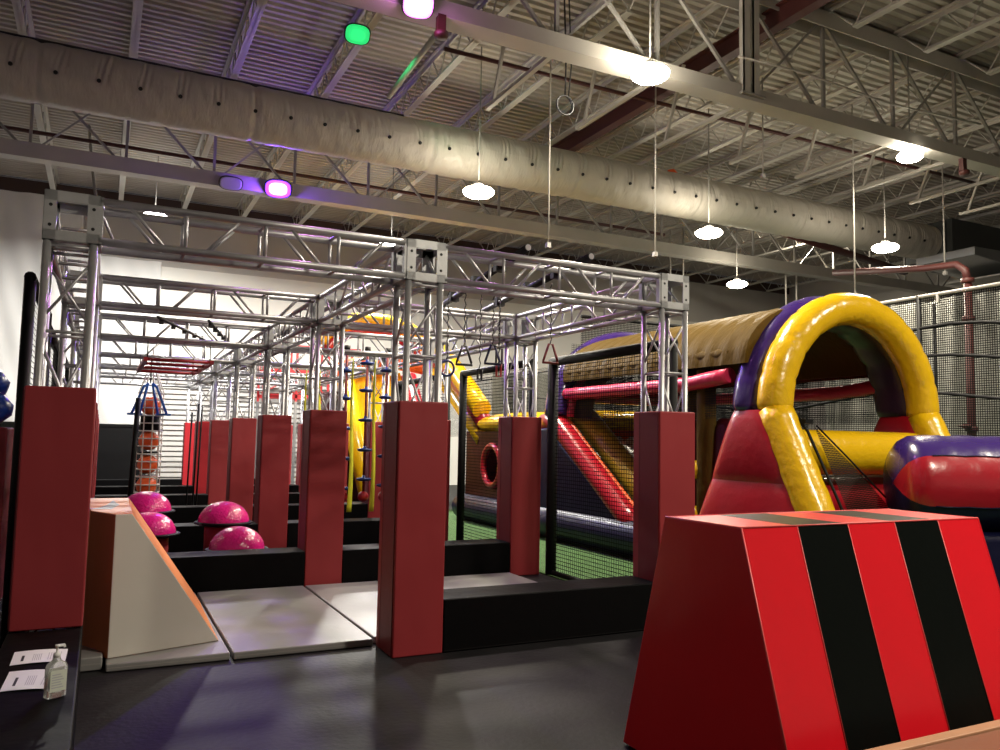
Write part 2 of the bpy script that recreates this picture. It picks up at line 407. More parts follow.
def flood(loc, label, col, power, aim, estr, size=(.28,.18), cat='floodlight', spill=0, back=.12, hot=True, spot_aim=None):
    """LED flood with its own reflector face, bolted to the steel behind it"""
    t = thing('flood_light', label, cat, loc)
    d = Vector(aim)-Vector(loc); q = d.to_track_quat('-Z','Y').to_euler()
    w, h = size[0]/2, size[1]/2
    def oval(k, z): return [(w*k*(abs(math.cos(a))**.7)*(1 if math.cos(a)>0 else -1), h*k*(abs(math.sin(a))**.7)*(1 if math.sin(a)>0 else -1), z) for a in [2*PI*i/28 for i in range(28)]]
    def stack(rs, mt, nm):
        m = MB(); vs = [v for r in rs for v in r]; k = len(rs)
        m.add(vs, [(i*28+j,i*28+(j+1)%28,(i+1)*28+(j+1)%28,(i+1)*28+j) for i in range(k-1) for j in range(28)]+[tuple(range(28))[::-1],tuple(range((k-1)*28,k*28))],0,False)
        o = m.build(nm, mt, t); o.rotation_euler = q; return o
    stack([oval(1.08,-.015),oval(1.12,0),oval(1.05,.05),oval(.6,.10)], DARKM, 'housing')
    if estr:
        stack([oval(1.0,-.028),oval(1.0,-.016)], emis('flood_rim', col, estr), 'reflector')
        stack([oval(.55,-.045),oval(.72,-.029)], emis('flood_lens', tuple(.45+.55*c for c in col), 3) if hot else emis('flood_lens', col, estr*1.3), 'lens')
    else: stack([oval(.9,-.028),oval(1.0,-.016)], mat('unlit_lens',(.45,.43,.5),.2), 'lens')
    MB().bar((0,0,.03),(0,back,.03),.05,.012).bar((0,0,.0),(0,0,.06),.03,.03).build('bracket', STEELG, t)
    if power:
        ld = bpy.data.lights.new('bulb','SPOT'); ld.energy = power; ld.color = col; ld.spot_size = R(150); ld.spot_blend = .8; ld.shadow_soft_size = .1
        lo = bpy.data.objects.new('bulb', ld); C.objects.link(lo); lo.parent = t; lo.rotation_euler = q; lo.location = d.normalized()*.08
        if spot_aim: d2 = Vector(spot_aim)-Vector(loc); lo.rotation_euler = d2.to_track_quat('-Z','Y').to_euler(); lo.location = d2.normalized()*.26; ld.spot_size = R(45)
    if spill:  # extra point light added to imitate the coloured glow round the lens
        ld = bpy.data.lights.new('added_glow','POINT'); ld.energy = spill; ld.color = col; ld.shadow_soft_size = .12
        lo = bpy.data.objects.new('added_glow', ld); C.objects.link(lo); lo.parent = t; lo.location = d.normalized()*.2
    return t
flood((1.02,2.74,6.50),'pink glowing floodlight on the near girder at the top of the photo',(.95,.30,1),200,(0,-2.5,0),1.6,(.34,.30),spill=16)
flood((1.02,10.80,6.58),'purple glowing floodlight on the far girder at upper left',(.22,.06,1),420,(-.8,2.5,0),1.6,(.50,.36),spill=85)
flood((.10,10.83,6.55),'small unlit floodlight on the far girder left of the purple one',(1,1,1),0,(0,0,0),0,(.42,.26))
# green fixture with the strut it lights
t = flood((1.02,5.25,7.30),'green glowing lantern box under the roof at upper left',(.03,.75,.22),90,(.7,2.6,5.2),.7,(.34,.26),spill=1,back=.3,hot=False,spot_aim=(2.03,5.9,7.25))
pipe('roof_strut',(2.12,4.9,7.45),(1.95,6.6,7.1),.045,'diagonal pale strut lit green under the roof',STEEL,'strut')

# ---------------------------------------------------------------- truss rig
SB = .305; XA, XB, XC = -2.35, 0., 2.347; PITCH = 2.73; NR = 7
LX = {'left':XA,'middle':XB,'right':XC}
ROWN = ['front row','second row','third row','fourth row','fifth row','sixth row','rearmost row']
def corner_block():
    m = MB(); h = SB/2; p = .068; th = .008
    for z in (0, SB):
        for s in (-1,1):
            m.bar((-h,s*(h-.03),z if z==0 else z),(h,s*(h-.03),z),.06,th); m.bar((s*(h-.03),-h,z),(s*(h-.03),h,z),.06,th)
    for ax in (0,1):
        for s in (-1,1):
            for e in (-1,1):
                c = e*(h-p/2)
                if ax == 0: m.box((s*h-th/2,c-p/2,0),(s*h+th/2,c+p/2,SB))
                else: m.box((c-p/2,s*h-th/2,0),(c+p/2,s*h+th/2,SB))
            for z in (.03,SB-.03):
                if ax == 0: m.box((s*h-th/2,-h,z-.03),(s*h+th/2,h,z+.03))
                else: m.box((-h,s*h-th/2,z-.03),(h,s*h+th/2,z+.03))
    for s in (-1,1):
        m.tube((s*.1,-.1,.05),(s*.1,.1,.25),.011,6)
    hl = MB()
    for ax in (0,1):
        for s in (-1,1):
            for e in (-1,1):
                for z in (.09,SB-.09):
                    c = e*(h-p/2); q = s*(h+.005)
                    if ax == 0: hl.tube((q-s*.002,c,z),(q,c,z),.011,8)
                    else: hl.tube((c,q-s*.002,z),(c,q,z),.011,8)
    return m, hl
def make_tower():
    t = thing('truss_tower','','truss tower'); h = SB/2-.025; H = 3.04-SB
    bm, hl = corner_block()
    b = bm.build('corner_block', ALUP, t, loc=(0,0,H)); hl.build('bolt_hole', HOLE, b)
    p0 = None
    for sx in (-1,1):
        for sy in (-1,1):
            if p0 is None: p0 = MB().tube((0,0,.02),(0,0,H),.0255,12).build('post', ALU, t, loc=(sx*h,sy*h,0))
            else: c = p0.copy(); C.objects.link(c); c.parent = t; c.location = (sx*h,sy*h,0)
    l = MB()
    for (a,b2) in (((-h,-h),(h,-h)),((h,-h),(h,h)),((h,h),(-h,h)),((-h,h),(-h,-h))):
        for z in (.15,.75,1.45,2.17,H-.03): l.tube((*a,z),(*b2,z),.011,6)
        for z0,z1,f in ((.2,.7,0),(.8,1.4,1),(1.5,2.1,0),(2.25,2.62,1)):
            A,B = (a,b2) if f == 0 else (b2,a)
            l.tube((*A,z1),(*B,z0),.010,6)
    l.build('lattice', ALU, t)
    MB().box((-.15,-.15,0),(.15,.15,.012)).build('base_plate', ALUP, t)
    return t
def make_beam(L):
    """box truss along +x, origin at start, bottom centre"""
    t = thing('truss_beam','','truss beam'); h = SB/2-.025; zc = SB/2
    p0 = None
    for sy in (-1,1):
        for sz in (-1,1):
            if p0 is None: p0 = MB().tube((.006,0,0),(L-.006,0,0),.0255,12).build('chord', ALU, t, loc=(0,sy*h,zc+sz*h))
            else: c = p0.copy(); C.objects.link(c); c.parent = t; c.location = (0,sy*h,zc+sz*h)
    for x in (.012, L-.012):
        m = MB(); hh = SB/2-.002
        for s in (-1,1):
            m.box((x-.008,s*hh-(.045 if s>0 else 0),zc-hh),(x+.008,s*hh+(0 if s>0 else .045),zc+hh))
            m.box((x-.008,-hh,zc+s*hh-(.045 if s>0 else 0)),(x+.008,hh,zc+s*hh+(0 if s>0 else .045)))
        m.build('end_plate', ALUP, t)
    l = MB(); n = 4; st = L/n
    for sy in (-1,1):
        for i in range(n):
            x0 = i*st; x1 = x0+st
            a, b = (zc+h, zc-h) if i%2 == 0 else (zc-h, zc+h)
            l.tube((x0+(.16 if i%2==0 else .12),sy*h,a),(x1-(.12 if i%2==0 else .16),sy*h,b),.0115,6)
            if i: l.tube((x0,sy*h,zc-h),(x0,sy*h,zc+h),.0125,6)
    for sz in (-1,1):
        for i in range(1,n): l.tube((i*st,-h,zc+sz*h),(i*st,h,zc+sz*h),.0125,6)
    l.build('lattice', ALU, t)
    return t
tw = None; bx = None; by = None
for k in range(NR):
    y = k*PITCH
    for nm in ('left','middle','right'):
        lab = 'silver box-truss tower of the %s, %s line of the rig' % (ROWN[k], nm)
        if tw is None: tw = make_tower(); o = tw
        else: o = dup(tw)
        o.location = (LX[nm]+SB/2, y+SB/2, 0); tag(o, lab, 'truss tower', 'silver truss towers of the rig')
    for a,b,na in ((XA,XB,'left and middle'),(XB,XC,'middle and right')):
        lab = 'silver cross truss beam of the %s, joining the %s towers' % (ROWN[k], na)
        if bx is None: bx = make_beam(XB-XA-SB); o = bx
        else: o = dup(bx)
        o.location = (a+SB, y+SB/2, 3.04-SB); tag(o, lab, 'truss beam', 'silver truss beams of the rig')
    if k < NR-1:
        for nm in ('left','middle','right'):
            lab = 'silver truss beam along the %s line from the %s to the %s' % (nm, ROWN[k], ROWN[k+1])
            if by is None: by = make_beam(PITCH-SB); o = by
            else: o = dup(by)
            o.location = (LX[nm]+SB/2, y+SB, 3.04-SB); o.rotation_euler = (0,0,PI/2); tag(o, lab, 'truss beam', 'silver truss beams of the rig')
# pads round the towers
def make_pad(z0, z1=1.83, m=RED, seed=0):
    t = thing('post_pad','','post pad'); ho = .1925; th = .033; rs = random.Random(seed)
    mb = MB(); nz = 14
    # sleeve with slightly wavy foam walls
    def ring(z, r):
        return [(-r,-r,z),(r,-r,z),(r,r,z),(-r,r,z)]
    mb2 = MB()
    vs = ring(z0,ho)+ring(z1,ho)+ring(z0,ho-th)+ring(z1,ho-th)
    fs = []
    for i in range(4):
        j = (i+1)%4
        fs += [(i,j,4+j,4+i),(8+j,8+i,12+i,12+j),(4+i,4+j,12+j,12+i),(j,i,8+i,8+j)]
    mb2.add(vs,fs)
    mb2.build('sleeve', m, t, bevel=.012, seg=3)
    f = MB().box((-ho-.005,-ho+.02,z0+.01),(-ho+.001,ho-.10,z1-.01)); f.build('closing_flap', DRED, t, bevel=.002)
    s = MB().box((-ho-.0065,ho-.102,z0+.01),(-ho+.001,ho-.096,z1-.01)).box((-ho-.0065,-ho+.02,z0+.01),(-ho-.004,-ho+.026,z1-.01))
    s.build('seam', SEAM, t)
    return t
pz = {}
for k in range(NR):
    for nm in ('left','middle','right'):
        z0 = .39 if (k==0 and nm!='middle') else .0
        if nm == 'right' and k == 0: z0 = .0
        m = RED
        key = (z0, k in (5,6) and nm=='middle')
        lab = 'tall red foam pad wrapped round the %s tower of the %s' % (nm, ROWN[k])
        if k == 0: lab = {'left':'tall red foam pad on the left front tower, standing on the black bench','middle':'tall red foam pad on the middle front tower, nearest the centre of the photo','right':'tall red foam pad on the right front tower, behind the striped vault'}[nm]
        if key not in pz: pz[key] = make_pad(z0, m=mat('fresh_red_vinyl',(.50,.02,.03),.5,bump=.2,bscale=6,spec=.35) if key[1] else RED); o = pz[key]
        else: o = dup(pz[key])
        o.location = (LX[nm]+SB/2, k*PITCH+SB/2, 0); tag(o, lab, 'post pad', 'red pads round the truss towers')
        o.rotation_euler = (0,0,0)
# black padded beams on the floor between pads
def fbeam(x0,x1,y0,y1,h,label):
    t = thing('padded_beam',label,'padded beam',((x0+x1)/2,(y0+y1)/2,0),'black padded beams between the towers')
    w=(x1-x0)/2; d=(y1-y0)/2
    MB().box((-w,-d,0),(w,d,h)).build('cover', BLACK, t, bevel=.012, seg=3)
    MB().box((-w+.01,-d-.002,.012),(w-.01,-d+.001,.018)).build('seam', BLACKM, t)
    return t
PX0, PX1 = -.04, .345
fbeam(PX1+.002, XC+PX0-.002, -.04, .345, .385,'long black padded beam on the floor between the two right front pads')
for k in range(1,NR):
    y = k*PITCH
    fbeam(XA+PX1+.002, XB+PX0-.002, y-.04, y+.345, .385, 'black padded beam between the left and middle pads of the %s'%ROWN[k])
    fbeam(XB+PX1+.002, XC+PX0-.002, y-.04, y+.345, .385, 'black padded beam between the middle and right pads of the %s'%ROWN[k])

# grey landing mats
def landing(x0,x1,y0,y1,label,h=.055):
    t = thing('landing_mat',label,'mat',((x0+x1)/2,(y0+y1)/2,0),'grey landing mats'); w=(x1-x0)/2; d=(y1-y0)/2
    MB().box((-w,-d,.003),(w,d,h)).build('cover', GREY, t, bevel=.010, seg=3)
    MB().box((-w+.01,-d-.0015,h*.45),(w-.01,-d+.001,h*.55)).build('zip', GREYE, t)
landing(-1.86,-1.085,.35,2.66,'grey landing mat lying under the white and orange wedge')
landing(-1.065,-.06,.34,2.66,'grey landing mat lying between the wedge and the middle tower')
landing(-.04+.0,1.12,.40,2.66,'grey landing mat behind the middle front pad')
landing(1.14,2.28,.40,2.66,'grey landing mat in front of the right second-row pad')
landing(-2.02,-1.88,.42,1.3,'small grey mat end poking out left of the wedge',.09)

# wedge ------------------------------------------------------------
t = thing('foam_wedge','white-sided orange foam wedge standing on the grey mat at the left','wedge',(-1.45,1.3,.056))
zb = .0; zt = .955
Bl = (-.40,-.82,zb); Tip = (.335,-.60,zb); TipB = (.36,.92,zb); Tl = (-.40,-.84,zt); Tr = (-.295,-.81,zt); TrB = (-.275,.64,zt); TlB = (-.55,-.52,zt)
Bb = (-.56,-.50,zb)
foam = MB(); foam.add([Bl,Tip,TipB,(-.62,.64,zb),Bb,Tl,Tr,TrB,(-.62,.64,zt),TlB],
   [(0,1,6,5),(1,2,7,6),(2,3,8,7),(3,4,9,8),(4,0,5,9),(5,6,7,8,9),(0,4,3,2,1)])
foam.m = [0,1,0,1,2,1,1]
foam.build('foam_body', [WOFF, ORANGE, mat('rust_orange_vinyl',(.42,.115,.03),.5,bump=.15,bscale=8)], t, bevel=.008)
MB().add([(-.56,-.40,zt+.002),(-.42,-.45,zt+.002),(-.36,-.1,zt+.002),(-.40,.35,zt+.002),(-.45,-.1,zt+.002),(-.50,-.30,zt+.002)],[(0,1,2,3,4,5)]).build('grey_patch', GREY, t, label='grey angular patch on the wedge top')

# bosu balls on foam blocks
def make_ball():
    t = thing('balance_ball','','balance ball'); r = .285
    prof = [(r*math.cos(a)*1.0, .045+.235*math.sin(a)) for a in [R(x) for x in range(0,91,9)]]; prof[-1] = (.001,.28)
    MB().lathe(prof,(0,0,0),40).build('dome', PINKB, t)
    MB().lathe([(.001,0),(.22,0),(.29,.018),(.325,.03),(.33,.042),(.315,.05),(.287,.052),(.27,.04)],(0,0,0),40).build('platform', BLACKM, t)
    for a in (R(20),R(200)): MB().box((.30*math.cos(a)-.035,.30*math.sin(a)-.02,.025),(.30*math.cos(a)+.035,.30*math.sin(a)+.02,.05)).build('grip', DARKM, t)
    return t
ball = None
for (x,y,z,lab,lb2) in ((-.60,3.44,.30,'pink dome balance ball nearest the middle pad, just behind the black beam','red foam block under the nearest pink balance ball'),
                    (-.63,4.30,.50,'pink dome balance ball at the right, behind the nearest one','red foam block under the right rear pink balance ball'),
                    (-1.43,4.25,.40,'pink dome balance ball half hidden behind the orange wedge','red foam block under the pink ball beside the wedge'),
                    (-1.43,5.02,.58,'rearmost pink dome balance ball above the wedge tip, at the left','red foam block under the rearmost pink balance ball')):
    if ball is None: ball = make_ball(); o = ball
    else: o = dup(ball)
    o.location = (x,y,z); o.rotation_euler = (0,0,R(15)); tag(o,lab,'balance ball','pink balance balls')
    p = thing('foam_block',lb2,'foam block',(x,y,0),'red blocks under the balls')
    MB().lathe([(.001,0),(.20,0),(.21,.01),(.21,z-.012),(.20,z-.002),(.001,z-.002)],(0,0,0),28).build('cover', RED, p)
    MB().box((-.004,-.214,.01),(.004,-.207,z-.02)).build('seam', SEAM, p)

# ---------------------------------------------------------------- foreground: bench, papers, bottle
t = thing('black_bench','low black padded bench in the left foreground carrying the papers','bench',(-2.2,-1.3,0))
MB().box((-.195,-1.65,0),(.195,1.255,.388)).box((-.195,1.262,0),(-.156,1.63,.388)).box((.156,1.262,0),(.195,1.63,.388)).build('cover', BLACK, t, bevel=.012, seg=3)
MB().box((.194,-1.6,.02),(.197,1.6,.026)).build('seam', BLACKM, t)
def paper(pts, label):
    c = [sum(p[i] for p in pts)/4 for i in (0,1)]
    t = thing('paper_sheet', label,'paper',(c[0],c[1],.389),'papers on the black bench')
    A,B,Cc,D = [(p[0]-c[0],p[1]-c[1]) for p in pts]   # A far-left B far-right C near-right D near-left
    def P(u,v,dz=0):
        x = (A[0]*(1-u)+B[0]*u)*(1-v)+(D[0]*(1-u)+Cc[0]*u)*v; y = (A[1]*(1-u)+B[1]*u)*(1-v)+(D[1]*(1-u)+Cc[1]*u)*v
        return (x,y,.0015+.006*abs(math.sin(u*3.1))*(1 if v>.8 or v<.15 else .25)+dz)
    m = MB(); m.grid(lambda a,b: P(a,b),14,8); m.grid(lambda a,b: P(a,b,-.0012),14,8); m.build('sheet', PAPER, t, recalc=False)
    k = MB(); k.grid(lambda a,b: P(.17+.05*a,.35+.42*b,.0008),1,2); k.build('printed_bar', INK, t)
    g = MB()
    for i in range(5): g.grid(lambda a,b,i=i: P(.38+.035*i+.012*a,.28+.5*b,.0008),1,2)
    for i in range(6): g.grid(lambda a,b,i=i: P(.66+.045*i+.012*a,.15+.68*b,.0008),1,2)
    g.build('printed_lines', GINK, t)
paper([(-2.315,-.53),(-2.065,-.56),(-2.07,-.82),(-2.315,-.80)],'white printed paper lying behind the pump bottle, farther of the two')
paper([(-2.305,-.92),(-2.06,-.98),(-2.08,-1.30),(-2.315,-1.25)],'white printed paper lying left of the pump bottle, nearer of the two')
t = thing('sanitizer_bottle','clear pump bottle of hand sanitizer standing on the black bench','bottle',(-2.09,-1.42,.39),rz=R(25))
b = MB()
def bring(z,w,d,n=24): return [(w*(abs(math.cos(a))**.6)*(1 if math.cos(a)>0 else -1), d*(abs(math.sin(a))**.6)*(1 if math.sin(a)>0 else -1), z) for a in [2*PI*i/n for i in range(n)]]
rings = [bring(0,.040,.022),bring(.006,.044,.026),bring(.13,.044,.026),bring(.145,.038,.022),bring(.158,.018,.016),bring(.168,.0135,.0135),bring(.175,.0135,.0135)]
vs=[v for r in rings for v in r]; fs=[(i*24+j,i*24+(j+1)%24,(i+1)*24+(j+1)%24,(i+1)*24+j) for i in range(6) for j in range(24)]+[tuple(range(24))[::-1],tuple(range(144,168))]
b.add(vs,fs,0,True); b.build('bottle_body', PLAST, t)
lb = MB(); lb.box((-.034,-.0272,.03),(.034,-.0262,.12)).box((-.034,.0262,.03),(.034,.0272,.12)); lb.build('front_label', LABELM, t)
li = MB()
for i in range(6): li.box((-.028,-.0278,.045+.011*i),(.022-.006*(i%3),-.0272,.049+.011*i))
li.build('printed_lines', GINK, t)
pm = MB(); pm.lathe([(.001,.172),(.015,.172),(.015,.190),(.006,.192),(.005,.215),(.010,.217),(.010,.226),(.001,.227)],(0,0,0),16); pm.bar((-.008,0,.222),(.030,0,.220),.011,.009); pm.bar((.028,0,.222),(.031,0,.210),.008,.008,up=(1,0,0)); pm.build('pump', PUMP, t)

# ---------------------------------------------------------------- striped vault
t = thing('vault_box','big red and black striped foam vault with sloping sides in the right foreground','vault box',(0,0,0))
VX = .545; VW = 1.625; yb0,yb1,yt0,yt1,vh = -3.22,-2.02,-2.88,-2.36,1.2
st = VW/5
for i in range(5):
    x0 = VX+i*st; x1 = x0+st
    m = MB().prism([(yb0,.012),(yb1,.012),(yt1,vh),(yt0,vh)],x0+(0 if i else 0),x1,'x')
    m.build('stripe', BRED if i%2==0 else BBLK, t, bevel=.004 if i in(0,4) else 0, label=('bright red' if i%2==0 else 'black')+' stripe of the vault')
m = MB().prism([(yb0-.001,.012),(yb1+.001,.012),(yt1+.001,vh+.001),(yt0-.001,vh+.001)],VX-.012,VX+.002,'x'); m.build('end_panel', BRED, t, bevel=.008)
m = MB().prism([(yb0-.001,.012),(yb1+.001,.012),(yt1+.001,vh+.001),(yt0-.001,vh+.001)],VX+VW-.002,VX+VW+.012,'x'); m.build('end_panel', BRED, t, bevel=.008)
m = MB()
def se(a,b): m.tube(a,b,.004,6)
se((VX-.006,yt0,vh),(VX+VW,yt0,vh)); se((VX-.006,yt1,vh),(VX+VW,yt1,vh)); se((VX-.006,yt0,vh),(VX-.006,yt1,vh)); se((VX-.006,yt0,vh),(VX-.006,yb0,.02))
for i in range(1,5): m.tube((VX+i*st,yt0-.0005,vh),(VX+i*st,yb0-.0005,.02),.0022,6)
m.build('piping', mat('light_red_piping',(.75,.10,.10),.4), t)
MB().box((VX+.02,yb0+.03,0),(VX+VW-.02,yb1-.03,.012)).build('base', BLACKM, t)
# wooden box in front of it
t = thing('wooden_box','tan wooden box edge in the bottom right corner, before the striped vault','box',(2.0,-3.645,0))
MB().box((-1.75,-.28,0),(1.2,.26,.395)).build('body', BROWN, t, bevel=.006)
MB().box((-1.76,.215,.395),(1.21,.27,.42)).box((-1.76,-.29,.395),(1.21,-.22,.42)).build('rim', TAN, t, bevel=.004)
MB().box((-1.75,-.215,.395),(1.2,.21,.410)).build('top_panel', mat('red_brown_panel',(.27,.105,.055),.45,bump=.2,bscale=10,stretch=(.3,1,1),var=.1), t)

# ---------------------------------------------------------------- turf
tag(MB().box((2.74,-1.5,.002),(13.2,10.7,.012)).build('turf_carpet', TURF),'green artificial turf under the inflatables right of the rig','turf')

# ---------------------------------------------------------------- net frames beside rig
def netframe(x, y0, y1, h, label, r=.05, post0=True, post1=True):
    t = thing('net_partition', label,'net',(x,(y0+y1)/2,0),'black net partitions beside the rig'); d=(y1-y0)/2
    if post0: MB().tube((0,-d,.0),(0,-d,h),r,10).build('post', BLACKM, t)
    if post1: MB().tube((0,d,.0),(0,d,h),r*1.15,10).build('post', BLACKM, t)
    MB().tube((0,-d-.03,h),(0,d+.03,h),r,10).build('top_rail', BLACKM, t)
    m = MB(); m.quad((0,-d,.02),(0,d,.02),(0,d,h),(0,-d,h)); m.build('net', NET, t, recalc=False)
    n2 = MB(); n2.tube((0,-d,.035),(0,d,.035),.03,6); n2.build('bottom_hem', BLACKM, t)
    return t
netframe(2.80,.42,2.62,2.49,'black net panel right of the front bay, behind the right front pad',.055)
netframe(2.80,3.12,5.25,2.52,'black net panel right of the second bay, seen between the middle pads')
netframe(2.80,5.85,8.1,2.52,'black net panel right of the third bay')
netframe(-2.455,.75,2.6,2.61,'black net left of the front bay with the thick padded pole',.038)
netframe(-2.47,2.9,5.4,2.52,'black net frame left of the second bay')
netframe(-2.47,5.7,8.1,2.52,'black net frame left of the third bay')

# ---------------------------------------------------------------- inflatables
def xz(pts, y): return [(x,y,z) for x,z in pts]
CX = 5.93
def archpts(r, zc, y, n=36, cx=CX, ry=None, a0=0, a1=180):
    return [(cx-r*math.cos(R(a0+(a1-a0)*i/n)), y, zc+(ry or r)*math.sin(R(a0+(a1-a0)*i/n))) for i in range(n+1)]
def rib(pts, r, amp=.010, per=3):
    return [r*(1+amp*(1 if i%per else -2)) for i in range(len(pts))]
t = thing('inflatable_obstacle_course','big inflatable obstacle course with round yellow arch, gold roof and red slide','inflatable',(CX,1.2,.012))
course = t
def loc(pts): return [(x-CX,y-1.2,z) for x,y,z in pts]
ap = archpts(1.235,1.93,1.0,60); MB().path(loc(ap),rib(ap,.19,.02,6),28).build('front_tube', YEL, t)
ap2 = archpts(1.24,1.93,1.36,60); MB().path(loc(ap2),rib(ap2,.20,.015,6),28,flat=1.).build('rear_tube', PUR, t)
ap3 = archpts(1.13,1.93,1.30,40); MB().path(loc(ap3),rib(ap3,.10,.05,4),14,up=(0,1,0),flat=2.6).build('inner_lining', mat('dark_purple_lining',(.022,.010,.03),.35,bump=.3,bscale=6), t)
for s,nm in ((-1,'left'),(1,'right')):
    cx = CX+s*1.235
    lp = [(cx,1.0-(.95*(1-k/14)),.05+1.88*k/14) for k in range(15)]
    MB().path(loc(lp),[.195*(1+(.02 if k%2 else -.02)) for k in range(15)],24).build('front_leg', YEL, t)
    # red side wall: two bulging chambers
    w = .20
    for (za,zb2,ya0,ya1,yc0,yc1) in ((.02,1.13,.10,2.45,.62,1.92),(1.13,1.93,.62,1.92,1.0,1.52)):
        m = MB()
        def fn(a,b,za=za,zb2=zb2,ya0=ya0,ya1=ya1,yc0=yc0,yc1=yc1):
            # closed loop around cross section in plan, a = around, b = height
            z = za+(zb2-za)*b; y0 = ya0+(yc0-ya0)*b; y1 = ya1+(yc1-ya1)*b
            bul = 1+.22*math.sin(PI*b)**.6-.12
            th = 2*PI*a; c = math.cos(th); si = math.sin(th)
            c = (abs(c)**.5)*(1 if c>0 else -1); si = (abs(si)**.5)*(1 if si>0 else -1)
            return (cx+w*bul*c-CX, (y0+y1)/2+(y1-y0)/2*si-1.2, z)
        m.grid(fn,40,12); m.build('side_wall', IRED, t, recalc=False)
cb = [(x-CX,.98-1.2,1.47) for x in [4.92+.1*i for i in range(21)]]
MB().path(cb,.255,24).build('cross_tube', YEL, t)
MB().path([(p[0],p[1]+.25,.93) for p in cb],.25,20).build('lower_cross_tube', IRED, t)
MB().path([(p[0],p[1]+.05,.42) for p in cb],.26,20).build('lower_cross_tube', IRED, t)
MB().path([(p[0],p[1]+.15,1.19) for p in cb],.012,6).build('welt', WROPE, t)
MB().path(loc([(4.80,.76,1.83),(4.84,.68,1.70),(4.87,.38,1.1),(4.89,-.02,.3)]),.016,6).build('strap', BLACKM, t)
MB().box((-1.12-.0,.68-1.2,1.78),(-1.0,.75-1.2,1.83)).build('buckle', BLACKM, t)
m = MB(); m.quad((4.92-CX,.66-1.2,1.75),(4.97-CX,.30-1.2,.9),(5.7-CX,.2-1.2,.75),(5.3-CX,.5-1.2,1.35)); m.build('net_flap', netmat('fine_net',(.02,.015,.012),.02,.010), t, recalc=False)
MB().path(loc([(4.93,.64,1.76),(5.2,.50,1.45),(5.55,.3,1.02),(5.9,.1,.72)]),.010,6).build('net_cord', BLACKM, t)

# big log at right
t = thing('inflatable_roller','fat inflatable roller striped purple, red and navy at the right edge','inflatable',(7.05,-.95,1.19),rz=R(-32))
n = 30; pts=[]; rr=[]
for i in range(41):
    x = -1.72+ i*.1; pts.append((x,0,0)); rr.append(.50*(1+.006*(1 if i%3 else -2)))
pts = [(-1.95+dx,0,0) for dx in (0,.01,.04,.10,.17)]+pts; rr = [.02,.24,.37,.45,.49]+rr
def mif(j,i):
    a = j/30*360
    # angle measured from side; top = 90
    if 52 < a < 160: return 0
    if a <= 20 or a >= 200 and a < 0: return 1
    return 1
def mif2(j,i):
    a = (j+.5)/30*360
    # a: 0 -> +right vector (d x u): d=+x,u=+z -> r = -y (towards camera)
    if 36 < a < 150: return 0
    if a <= 36 or a > 336: return 1
    return 2
MB().path(pts,rr,30,0,mifn=mif2).build('lobes', [PUR,IRED,NAVY], t)
MB().path([(p[0],-r*math.cos(R(36))*1.003,r*math.sin(R(36))*1.003) for p,r in list(zip(pts,rr))[5:]],.008,6).path([(p[0],-r*math.cos(R(-24))*1.003,r*math.sin(R(-24))*1.003) for p,r in list(zip(pts,rr))[5:]],.008,6).build('seam', NAVY, t)
MB().box((-1.4,-.45,-1.175),(2.2,.45,-.45)).build('base', NAVY, t, bevel=.08)

# tunnel behind the arch
t = course
Lc = lambda x,y,z:(x-CX,y-1.2,z)
def roof(a,b):
    th = PI*b; y = 1.31+a*4.2
    k = 1+.006*math.sin(a*95)
    rx = 1.38*k; rz = .80*k
    return Lc(CX-rx*math.cos(th), y, 2.47+rz*(max(0,math.sin(th))**.9))
def roofi(a,b):
    th = PI*b; y = 1.31+a*4.2
    return Lc(CX-1.18*math.cos(th), y, 2.50+.62*math.sin(th))
MB().grid(roof,120,24).grid(roofi,40,16).grid(lambda a,b:(lambda p,q_:tuple(p[i]*(1-a)+q_[i]*a for i in range(3)))(roof(0,b),roofi(0,b)),1,24).build('roof', GOLD, t, recalc=False)
for s in (-1,1):
    MB().path([Lc(CX+s*1.27,1.6+.15*i,2.60) for i in range(26)],.10,14).build('roof_edge', GOLD, t)
    b = [Lc(CX+s*1.33,1.6+.2*i,2.28+.07*(1-min(1,i/4))) for i in range(20)]
    MB().path(b,[.095*(1+.04*((i*7)%3-1)) for i in range(20)],12).build('side_band', IPINK, t)
    m = MB(); m.quad(Lc(CX+s*1.30,1.6,1.85),Lc(CX+s*1.30,5.4,1.85),Lc(CX+s*1.30,5.4,2.6),Lc(CX+s*1.30,1.6,2.6)); m.build('mesh_side', NETD, t, recalc=False)
# inner red band seen through arch, far end wall mesh
MB().path([Lc(CX-1.2+.2*i,5.3,2.28) for i in range(13)],.13,12).build('end_band', IRED, t)
m = MB(); m.quad(Lc(CX-1.2,5.35,1.0),Lc(CX+1.2,5.35,1.0),Lc(CX+1.2,5.35,3.1),Lc(CX-1.2,5.35,3.1)); m.build('end_mesh', NETD, t, recalc=False)
MB().path([Lc(*p) for p in archpts(1.40,1.95,5.45,40,ry=1.24)],.20,18).build('rear_arch', PUR, t)
MB().path([Lc(*p) for p in archpts(1.27,1.92,5.20,50,ry=1.08)],[.085*(1+.12*(i%2)) for i in range(51)],12).build('arch_trim', IPINK, t)
MB().path([Lc(*p) for p in archpts(1.16,1.90,5.05,40,ry=.98)],.14,16).build('inner_arch', GOLD, t)
for y in (2.15,):
    MB().path([Lc(4.72,y,z) for z in (.5,1,1.5,2,2.45)],.12,14).build('column', GOLD, t)
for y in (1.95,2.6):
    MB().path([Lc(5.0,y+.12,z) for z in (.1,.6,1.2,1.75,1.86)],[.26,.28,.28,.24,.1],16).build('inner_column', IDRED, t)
kn = None
